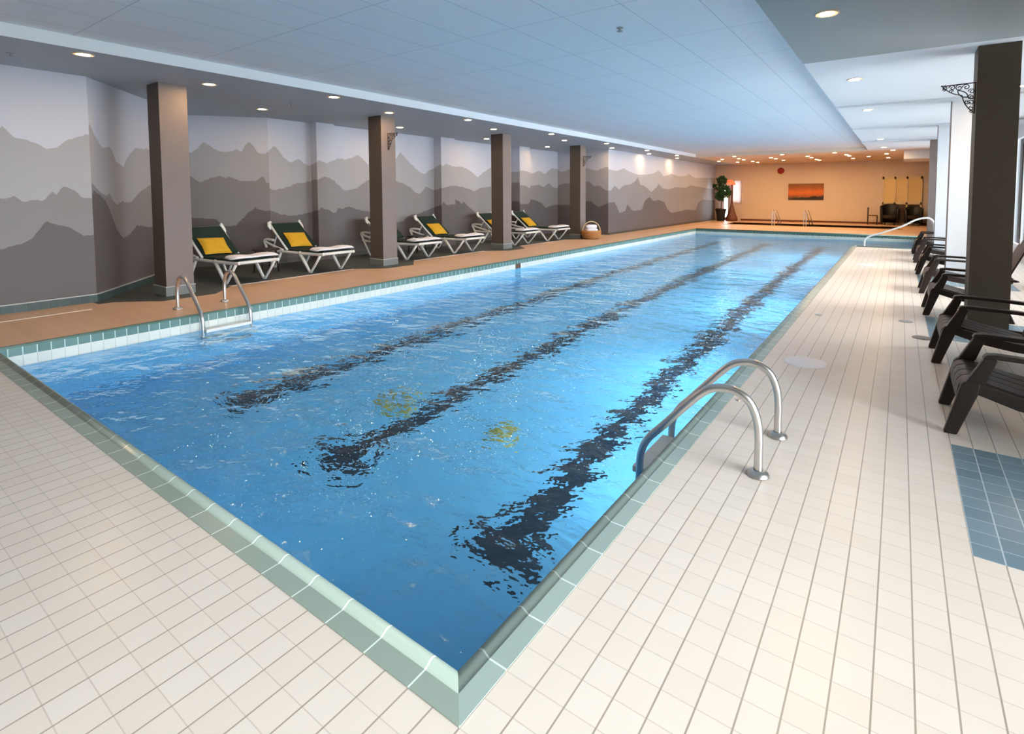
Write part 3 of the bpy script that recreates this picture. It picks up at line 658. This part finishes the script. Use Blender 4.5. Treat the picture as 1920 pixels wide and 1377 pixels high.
for i, (y, rz, lab, has) in enumerate(LO):
    o = proto if i == 0 else copy_tree(proto)
    o.location = (-7.98, y, .002); o.rotation_euler = (0, 0, rz); tag(o, lab, 'sun lounger', LGR)
    Mx = Matrix.Translation((-7.98, y, .002)) @ Matrix.Rotation(rz, 4, 'Z')
    if has:
        c = cu if fc else cu.copy()
        if not fc: COL.objects.link(c)
        fc = False
        ang = math.atan2(.46, .60)                 # lies on the raised back
        base = Vector((-.85, random.uniform(-.08, .0), .55)); 
        c.matrix_world = Mx @ Matrix.Translation(base) @ Matrix.Rotation(ang, 4, 'Y') @ Matrix.Rotation(random.uniform(-.08, .08), 4, 'Z')
        tag(c, 'gold square cushion on the lounger %s' % TLAB[i], 'cushion', 'gold cushions on the loungers')
    t_ = tw if i == 0 else tw.copy()
    if i: COL.objects.link(t_)
    t_.matrix_world = Mx @ Matrix.Translation((.23, 0, .405)); tag(t_, 'white folded towel across the foot of the lounger %s' % TLAB[i], 'towel', 'white towels on the loungers')

def side_table(x, y, lab):
    r = empty('side_table', (x, y, .003)); tag(r, lab, 'side table', 'dark side tables between the loungers')
    m = MB(); m.lathe([(.001, .40), (.22, .40), (.235, .41), (.235, .425), (.22, .43), (.001, .43)], (0, 0, 0), 20); m.build('table_top', M_BROWN, r, bevel=0)
    for a in (.8, 2.37, 3.94, 5.5):
        m = MB(); m.tube([(.17*math.cos(a), .17*math.sin(a), .40), (.21*math.cos(a), .21*math.sin(a), 0)], .014, 8); m.build('leg', M_BROWN, r, True)
side_table(-8.75, 4.08, 'small dark side table between the two nearest green loungers')
side_table(-8.8, 7.77, 'small dark side table beside the second taupe column')

# ------------------------------------------------------------------ basket
r = empty('wicker_basket', (-7.22, 13.62, .003)); tag(r, 'round wicker basket with tall hoop handle standing by the fourth column', 'basket')
m = MB(); prof = [(.001, 0), (.20, 0), (.26, .04), (.30, .12), (.31, .20), (.295, .27), (.28, .265), (.285, .2), (.24, .06), (.001, .03)]
m.lathe(prof, (0, 0, 0), 32)
for k in range(6):
    z = .03+.04*k; rr = .25+.06*math.sin(min(1, z/.2)*PI/2)
    m.tube([(rr*math.cos(a), rr*math.sin(a), z+.01*(-1)**j) for j, a in enumerate([2*PI*j/32 for j in range(33)])], .012, 5, caps=False)
m.build('basket_body', M_WICKER, r, True)
m = MB(); m.tube([(.29*math.cos(a)*.72+.0, .29*math.cos(a)*.72, .24+.31*math.sin(a)) for a in [PI*i/18 for i in range(19)]], .018, 8, up=(1, -1, 0)); m.build('handle', pbr('pale_cane', sr(196, 172, 132), .6), r, True)
for i, (dx, dy, rz) in enumerate(((-.065, .065, .78), (.065, -.065, .78), (0, 0, .78))):
    m = MB(); m.tube([(-.17, 0, .0), (-.10, 0, .004), (.1, 0, .004), (.17, 0, .0)], [.05, .062, .062, .05], 12)
    o = m.build('rolled_towel', M_TOWEL, None, True, loc=(-7.22+dx, 13.62+dy, .27+(.115 if i == 2 else 0)+.003)); o.rotation_euler = (0, 0, rz)
    tag(o, ['white rolled towel in the wicker basket, on its left side', 'white rolled towel in the wicker basket, on its right side', 'white rolled towel on top in the wicker basket'][i], 'towel', 'white towels in the wicker basket')

# ------------------------------------------------------------------ brown resin armchairs (front to the pool, -x)
def armchair():
    root = empty('resin_armchair', (0, 0, 0)); h = .285
    for s in (-1, 1):
        y0, y1 = (-h, -h+.05) if s < 0 else (h-.05, h)
        m = MB(); m.prism([(-.03, 0), (.035, 0), (.125, .26), (.135, .33), (.06, .33), (.045, .31)], y0, y1, 'y'); m.build('leg', M_BROWN, root, bevel=.008)
        m = MB(); m.prism([(.62, .24), (.70, .24), (.80, 0), (.74, 0)], y0, y1, 'y'); m.build('leg', M_BROWN, root, bevel=.008)
        m = MB(); m.prism([(.065, .325), (.155, .325), (.205, .475), (.150, .49)], y0, y1, 'y'); m.build('arm_post', M_BROWN, root, bevel=.008)
        m = MB(); m.prism([(.64, .22), (.71, .22), (.74, .46), (.69, .46)], y0, y1, 'y'); m.build('arm_post', M_BROWN, root, bevel=.008)
        e = .018 if s < 0 else 0; e2 = 0 if s < 0 else .018
        m = MB(); m.prism([(.135, .478), (.15, .505), (.20, .512), (.5, .505), (.78, .487), (.82, .47), (.78, .46), (.5, .478), (.2, .485)], y0-e, y1+e2, 'y'); m.build('armrest', M_BROWN, root, bevel=.007)
        m = MB(); m.prism([(.10, .33), (.12, .26), (.30, .205), (.5, .175), (.72, .165), (.74, .23), (.5, .245), (.3, .28)], y0+.004, y1-.004, 'y'); m.build('side_rail', M_BROWN, root, bevel=.006)
    ns = 4; w_ = (2*h-.10)/ns
    for k in range(ns):
        ya = -h+.05+k*w_+(.004 if k else 0); yb = -h+.05+(k+1)*w_-(.004 if k < ns-1 else 0)
        top = [(.03, .19), (.028, .24), (.035, .29), (.055, .318), (.09, .332), (.16, .326), (.3, .29), (.45, .255), (.62, .225)]
        bot = [(u+.004, z-.018) for u, z in top[4:]]+[]
        poly = top+[(u, z-.018) for u, z in reversed(top[5:])]+[(.09, .314), (.066, .302), (.05, .28), (.046, .24), (.048, .19)]
        m = MB(); m.prism(poly, ya, yb, 'y'); m.build('seat_slat', M_BROWN, root, bevel=.004, seg=1)
    m = MB(); m.box((.44, -h+.03, .205), (.50, h-.03, .228)); m.build('seat_brace', M_BROWN, root)
    for k in range(5):
        c = (k-2)*.095; f = (k-2)*.014; L = .93-.035*(k-2)**2*.55
        A = Vector((.60, c*.92, .215)); t1 = (L-.215)/.72
        B = A+Vector((.30*t1, f, .72*t1)); m = MB(); hw = .042; n_ = Vector((.9, 0, -.38)).normalized()*.018
        pts = []
        for t_, wdt in ((0, .9), (.5, 1), (.92, 1.05), (.98, .8), (1.0, .45)):
            p = A.lerp(B, t_); pts.append([p+Vector((0, -hw*wdt, 0)), p+Vector((0, hw*wdt, 0)), p+Vector((0, hw*wdt, 0))+n_, p+Vector((0, -hw*wdt, 0))+n_])
        m.quadmesh(pts); m.build('back_slat', M_BROWN, root)
    m = MB(); m.box((.735, -h+.02, .44), (.765, h-.02, .50)); m.build('back_brace', M_BROWN, root)
    return root
CL = [(3.18, 'brown resin armchair nearest the camera, cropped by the right frame edge', 0), (4.74, 'brown resin armchair directly in front of the broad dark column', 0),
      (6.84, 'brown resin armchair just beyond the broad dark column, third from the camera', 0), (8.47, 'fourth brown resin armchair from the camera, before the first white column', 0),
      (10.58, 'fifth brown resin armchair from the camera, beyond the first white column', 0), (12.47, 'second farthest brown resin armchair in the right row', 0), (14.4, 'farthest brown resin armchair, next to the long handrail', 0)]
ch = armchair()
for i, (y, lab, rz) in enumerate(CL):
    o = ch if i == 0 else copy_tree(ch)
    o.location = (1.225, y, .001); o.rotation_euler = (0, 0, 0); tag(o, lab, 'armchair', 'brown resin armchairs along the right deck')
o = copy_tree(ch); o.location = (3.1, 9.1, .001); o.rotation_euler = (0, 0, .35)
tag(o, 'brown resin armchair by the window, peeking out right of the broad column', 'armchair', 'brown resin armchairs along the right deck')

# ------------------------------------------------------------------ drains and lids in the deck
for x, y, r_, mt, lab in ((.31, 3.88, .17, pbr('white_lid', sr(236, 232, 236), .35), 'white round skimmer lid in the right deck'), (1.16, 5.35, .085, pbr('grey_lid', sr(104, 98, 92), .4), 'grey round drain in the deck before the second armchair'),
                         (1.03, 6.07, .07, pbr('pale_grey_lid', sr(168, 166, 164), .4), 'pale grey round drain left of the third armchair'), (.18, 5.88, .04, MATS['pale_grey_lid'], 'tiny grey cap in the deck near the pool edge'),
                         (.05, 2.72, .018, M_STEEL, 'tiny metal anchor cap beside the near ladder'), (.42, 11.26, .17, MATS['white_lid'], 'far white round lid in the right deck')):
    m = MB(); m.lathe([(.001, .004), (r_*.86, .004), (r_*.9, .002), (r_*.94, .004), (r_, .001), (r_, -.001)], (0, 0, 0), 28)
    tag(m.build('deck_drain', mt, None, True, loc=(x, y, .0005)), lab, 'drain', 'round lids in the deck')

# ------------------------------------------------------------------ far end
b = MB(); x0, y0, x1, y1 = HT[0], HT[1], HT[2], HT[3]
for (xa, ya), (xb, yb) in zip([(x0, y0), (x1, y0), (x1, y1), (x0, y1)], [(x1, y0), (x1, y1), (x0, y1), (x0, y0)]): b.face([(xa, ya, .0), (xa, ya, -.7), (xb, yb, -.7), (xb, yb, .0)], 0)
b.face([(x0, y0, -.7), (x1, y0, -.7), (x1, y1, -.7), (x0, y1, -.7)], 0)
hb = b.build('whirlpool_basin', pbr('brown_teal_tile', sr(96, 88, 70), .4)); struct(hb, 'small sunken whirlpool basin at the far end', 'whirlpool')
b = MB(); b.face([(x0, y0, -.2), (x1, y0, -.2), (x1, y1, -.2), (x0, y1, -.2)]); tag(b.build('whirlpool_water', M_WATER), 'still water in the whirlpool at the far end', 'water', kind='stuff')
b = MB(); b.box((x0-.1, y0-.1, 0), (x1+.1, y0, .012)); b.box((x0-.1, y1, 0), (x1+.1, y1+.1, .012)); struct(b.build('trim_5', pbr('brown_kerb', sr(120, 82, 48), .5)))
for x, lab in ((-3.78, 'left of the two thin whirlpool grab rails at the far end'), (-2.5, 'right of the two thin whirlpool grab rails at the far end')):
    q = empty('grab_rail', (x, 24.0, 0)); tag(q, lab, 'grab rail', 'whirlpool grab rails')
    for s in (-.0, .10):
        m = MB(); m.tube(curve_pts([(s, -.08, 0), (s, -.08, .5), (s+.01, -.03, .68), (s+.03, .05, .71), (s+.07, .15, .62), (s+.16, .4, .2), (s+.2, .5, -.15)], 5), .017, 8, up=(1, 0, 0)); m.build('rail', M_STEEL, q, True)

# painting: sunset over dark hills
def painting_mat():
    m = bpy.data.materials.new('sunset_canvas'); m.use_nodes = True; t = NT(m); bb = t.n['Principled BSDF']
    x, y, z, p = t.pos(); v = t.math('DIVIDE', t.math('SUBTRACT', z, 1.12), .81)
    cr = t.add('ShaderNodeValToRGB'); t.l.new(t.math('ADD', v, t.math('MULTIPLY', t.math('SUBTRACT', t.noise(3, p, 3), .5), .35)), cr.inputs[0])
    e = cr.color_ramp.elements; e[0].position = 0.12; e[0].color = sr(120, 76, 40); e[1].position = .98; e[1].color = sr(128, 88, 40)
    for ps, c in ((.3, sr(205, 104, 40)), (.5, sr(226, 120, 36)), (.72, sr(176, 92, 34))): k = e.new(ps); k.color = c
    ridge = t.math('ADD', t.math('MULTIPLY', t.noise(4.5, p, 4), .34), -.03)
    hx = t.math('MULTIPLY', t.math('SUBTRACT', x, -3.3), .10)
    c = t.mix(t.math('LESS_THAN', v, t.math('ADD', ridge, hx)), cr.outputs[0], sr(46, 36, 24)); t.l.new(c, bb.inputs['Base Color']); bb.inputs['Roughness'].default_value = .5; return m
q = empty('wall_painting', (-3.0, YE-.02, 1.525)); tag(q, 'wide orange sunset painting hanging on the far end wall', 'painting')
m = MB(); m.box((-.80, -.02, -.405), (.80, .018, .405)); m.build('canvas', painting_mat(), q)
# alarm bell
q = empty('alarm_bell', (-4.18, YE, 2.60)); tag(q, 'round red alarm bell high on the far end wall', 'alarm bell')
m = MB(); m.lathe([(.001, .11), (.06, .105), (.12, .085), (.155, .05), (.16, .02), (.13, .018), (.001, .018)], (0, 0, 0), 24); o = m.build('gong', pbr('red_enamel', sr(150, 16, 16), .35), q, True); o.rotation_euler = (PI/2, 0, 0)
m = MB(); m.box((-.06, -.03, -.06), (.06, 0, .06)); m.build('back_box', pbr('red_enamel', sr(150, 16, 16)), q)
# lit partition window on the end wall right
q = empty('window_7', (.99, YE-.01, .0)); struct(q)
f = MB(); L = .76
f.box((-L, -.05, 2.1), (L, .0, 2.2)); f.box((-L, -.05, .93), (L, .0, 1.03)); f.box((-L, -.05, 0), (L, 0, .08))
for u in (-L, -.30, .16, L-.07): f.box((u, -.05, 0), (u+.07, 0, 2.2))
f.build('window_frame', pbr('cream_frame', sr(236, 214, 172), .5), q)
g = MB(); g.box((-L+.05, -.02, 1.03), (L-.05, -.008, 2.1)); g.build('blind', pbr('cream_blind', sr(244, 214, 150), .6), q)
g = MB(); g.box((-L+.05, -.02, .08), (L-.05, -.008, .93)); g.build('pane', pbr('dark_brown_glass', sr(96, 66, 34), .25), q)
# dark tub chair and small chair in front of it
def tubchair(x, y, s, lab, nm):
    q = empty(nm, (x, y, 0)); tag(q, lab, 'armchair')
    m = MB(); n = 16; rings = []
    prof = lambda a: [(.30, .1), (.34, .12), (.37, .9), (.33, .92), (.29, .88), (.28, .35)]
    for i in range(n+1):
        a = -2.2+4.4*i/n+PI/2; k = 1-.25*abs(2*i/n-1)**2
        rings.append([(s*r_*math.cos(a), s*r_*math.sin(a), s*(z if z < .3 else z*k)) for r_, z in prof(a)])
    m.quadmesh(rings); m.build('shell', M_BLACK, q, True)
    m = MB(); m.lathe([(.001, .3), (.28, .3), (.3, .34), (.3, .42), (.26, .45), (.001, .46)], (0, 0, 0), 20, sx=s, sy=s); m.build('seat', pbr('dark_brown_fabric', sr(40, 30, 24), .8), q, True)
    for a in (.8, 2.3, 3.9, 5.5):
        m = MB(); m.tube([(.24*s*math.cos(a), .24*s*math.sin(a), .12), (.26*s*math.cos(a), .26*s*math.sin(a), 0)], .02, 8); m.build('leg', M_BLACK, q, True)
tubchair(.56, 27.4, 1.05, 'large dark tub armchair in front of the lit window at the far end', 'tub_armchair')
tubchair(1.45, 27.3, .95, 'dark tub armchair at the right corner of the far end', 'tub_armchair')
q = empty('dining_chair', (-.1, 27.35, 0)); tag(q, 'small dark open-frame chair left of the large tub armchair', 'chair')
m = MB(); m.box((-.2, -.2, .40), (.2, .2, .44)); m.build('seat', M_WOOD, q)
m = MB(); m.box((-.2, -.2, .44), (-.16, .2, .8)); m.build('backrest', pbr('dark_wood', sr(52, 34, 24), .5), q)
for sx in (-.18, .18):
    for sy in (-.18, .18):
        m = MB(); m.box((sx-.02, sy-.02, 0), (sx+.02, sy+.02, .40)); m.build('leg', MATS['dark_wood'], q)
# potted tree
q = empty('potted_tree', (-6.90, 27.0, .001)); tag(q, 'tall potted tree with dark foliage and pale blossoms before the end door', 'plant')
m = MB(); m.lathe([(.001, 0), (.19, 0), (.22, .3), (.27, .56), (.29, .6), (.29, .65), (.26, .65), (.25, .6), (.001, .58)], (0, 0, 0), 24); m.build('pot', M_BLACK, q, True)
m = MB(); m.tube(curve_pts([(0, 0, .55), (.03, 0, .9), (-.02, .02, 1.3), (.02, 0, 1.8)], 5), .025, 8)
for a in range(7): m.tube([(0, 0, 1.2+.1*a), (.25*math.cos(a*2.1), .25*math.sin(a*2.1), 1.5+.1*a)], .01, 5)
m.build('trunk', M_BARK, q, True)
rr = random.Random(5); lf = MB()
for cx_, cy_, cz_, R_, n in ((.02, 0, 2.1, .27, 230), (.12, 0, 1.6, .34, 380), (-.05, 0, 1.3, .25, 200), (-.30, 0, 1.82, .14, 80), (.32, 0, 1.45, .2, 110)):
    for _ in range(n):
        d_ = Vector((rr.gauss(0, 1), rr.gauss(0, 1), rr.gauss(0, 1))).normalized()*R_*rr.uniform(.3, 1)**.5; c = Vector((cx_, cy_, cz_))+d_
        u = Vector((rr.gauss(0, 1), rr.gauss(0, 1), rr.gauss(0, 1)-.4)).normalized(); v = u.orthogonal().normalized(); wv = u.cross(v)
        L = rr.uniform(.07, .12); lf.face([c-u*L, c+v*L*.35+wv*.01, c+u*L, c-v*L*.35])
lf.build('foliage', M_LEAF, q)
fl = MB()
for _ in range(60):
    g_ = rr.choice(((-.25, 0, 1.98), (-.2, -.1, 1.75), (.33, 0, 1.95), (.3, -.1, 1.3), (-.24, 0, 1.85)))
    c = Vector(g_)+Vector((rr.gauss(0, .05), rr.gauss(0, .05), rr.gauss(0, .05))); fl.lathe([(.001, -.02), (.02, -.01), (.025, .01), (.001, .02)], tuple(c), 6)
fl.build('blossom', M_FLOWER, q)
# standing lamp with orange shade
q = empty('floor_lamp', (-6.42, 27.3, .001)); tag(q, 'brown floor lamp with an orange-red shade by the end window', 'floor lamp')
m = MB(); m.lathe([(.001, 0), (.40, 0), (.42, .1), (.38, .2), (.34, .26), (.22, .5), (.10, .85), (.06, .95), (.001, .96)], (0, 0, 0), 20, sx=.75, sy=.75); m.build('lamp_base', M_WOOD, q, True)
m = MB(); m.tube([(0, 0, .9), (0, 0, 2.0)], .05, 10); m.build('pole', M_WOOD, q, True)
m = MB(); m.lathe([(.30, 1.86), (.27, 1.95), (.12, 2.12), (.10, 2.12), (.25, 1.95), (.28, 1.86)], (-.12, 0, .04), 20, caps=False); m.build('lamp_shade', pbr('orange_red_shade', sr(236, 96, 52), .6, emis=(1, .22, .08, 1), estr=.5), q, True)
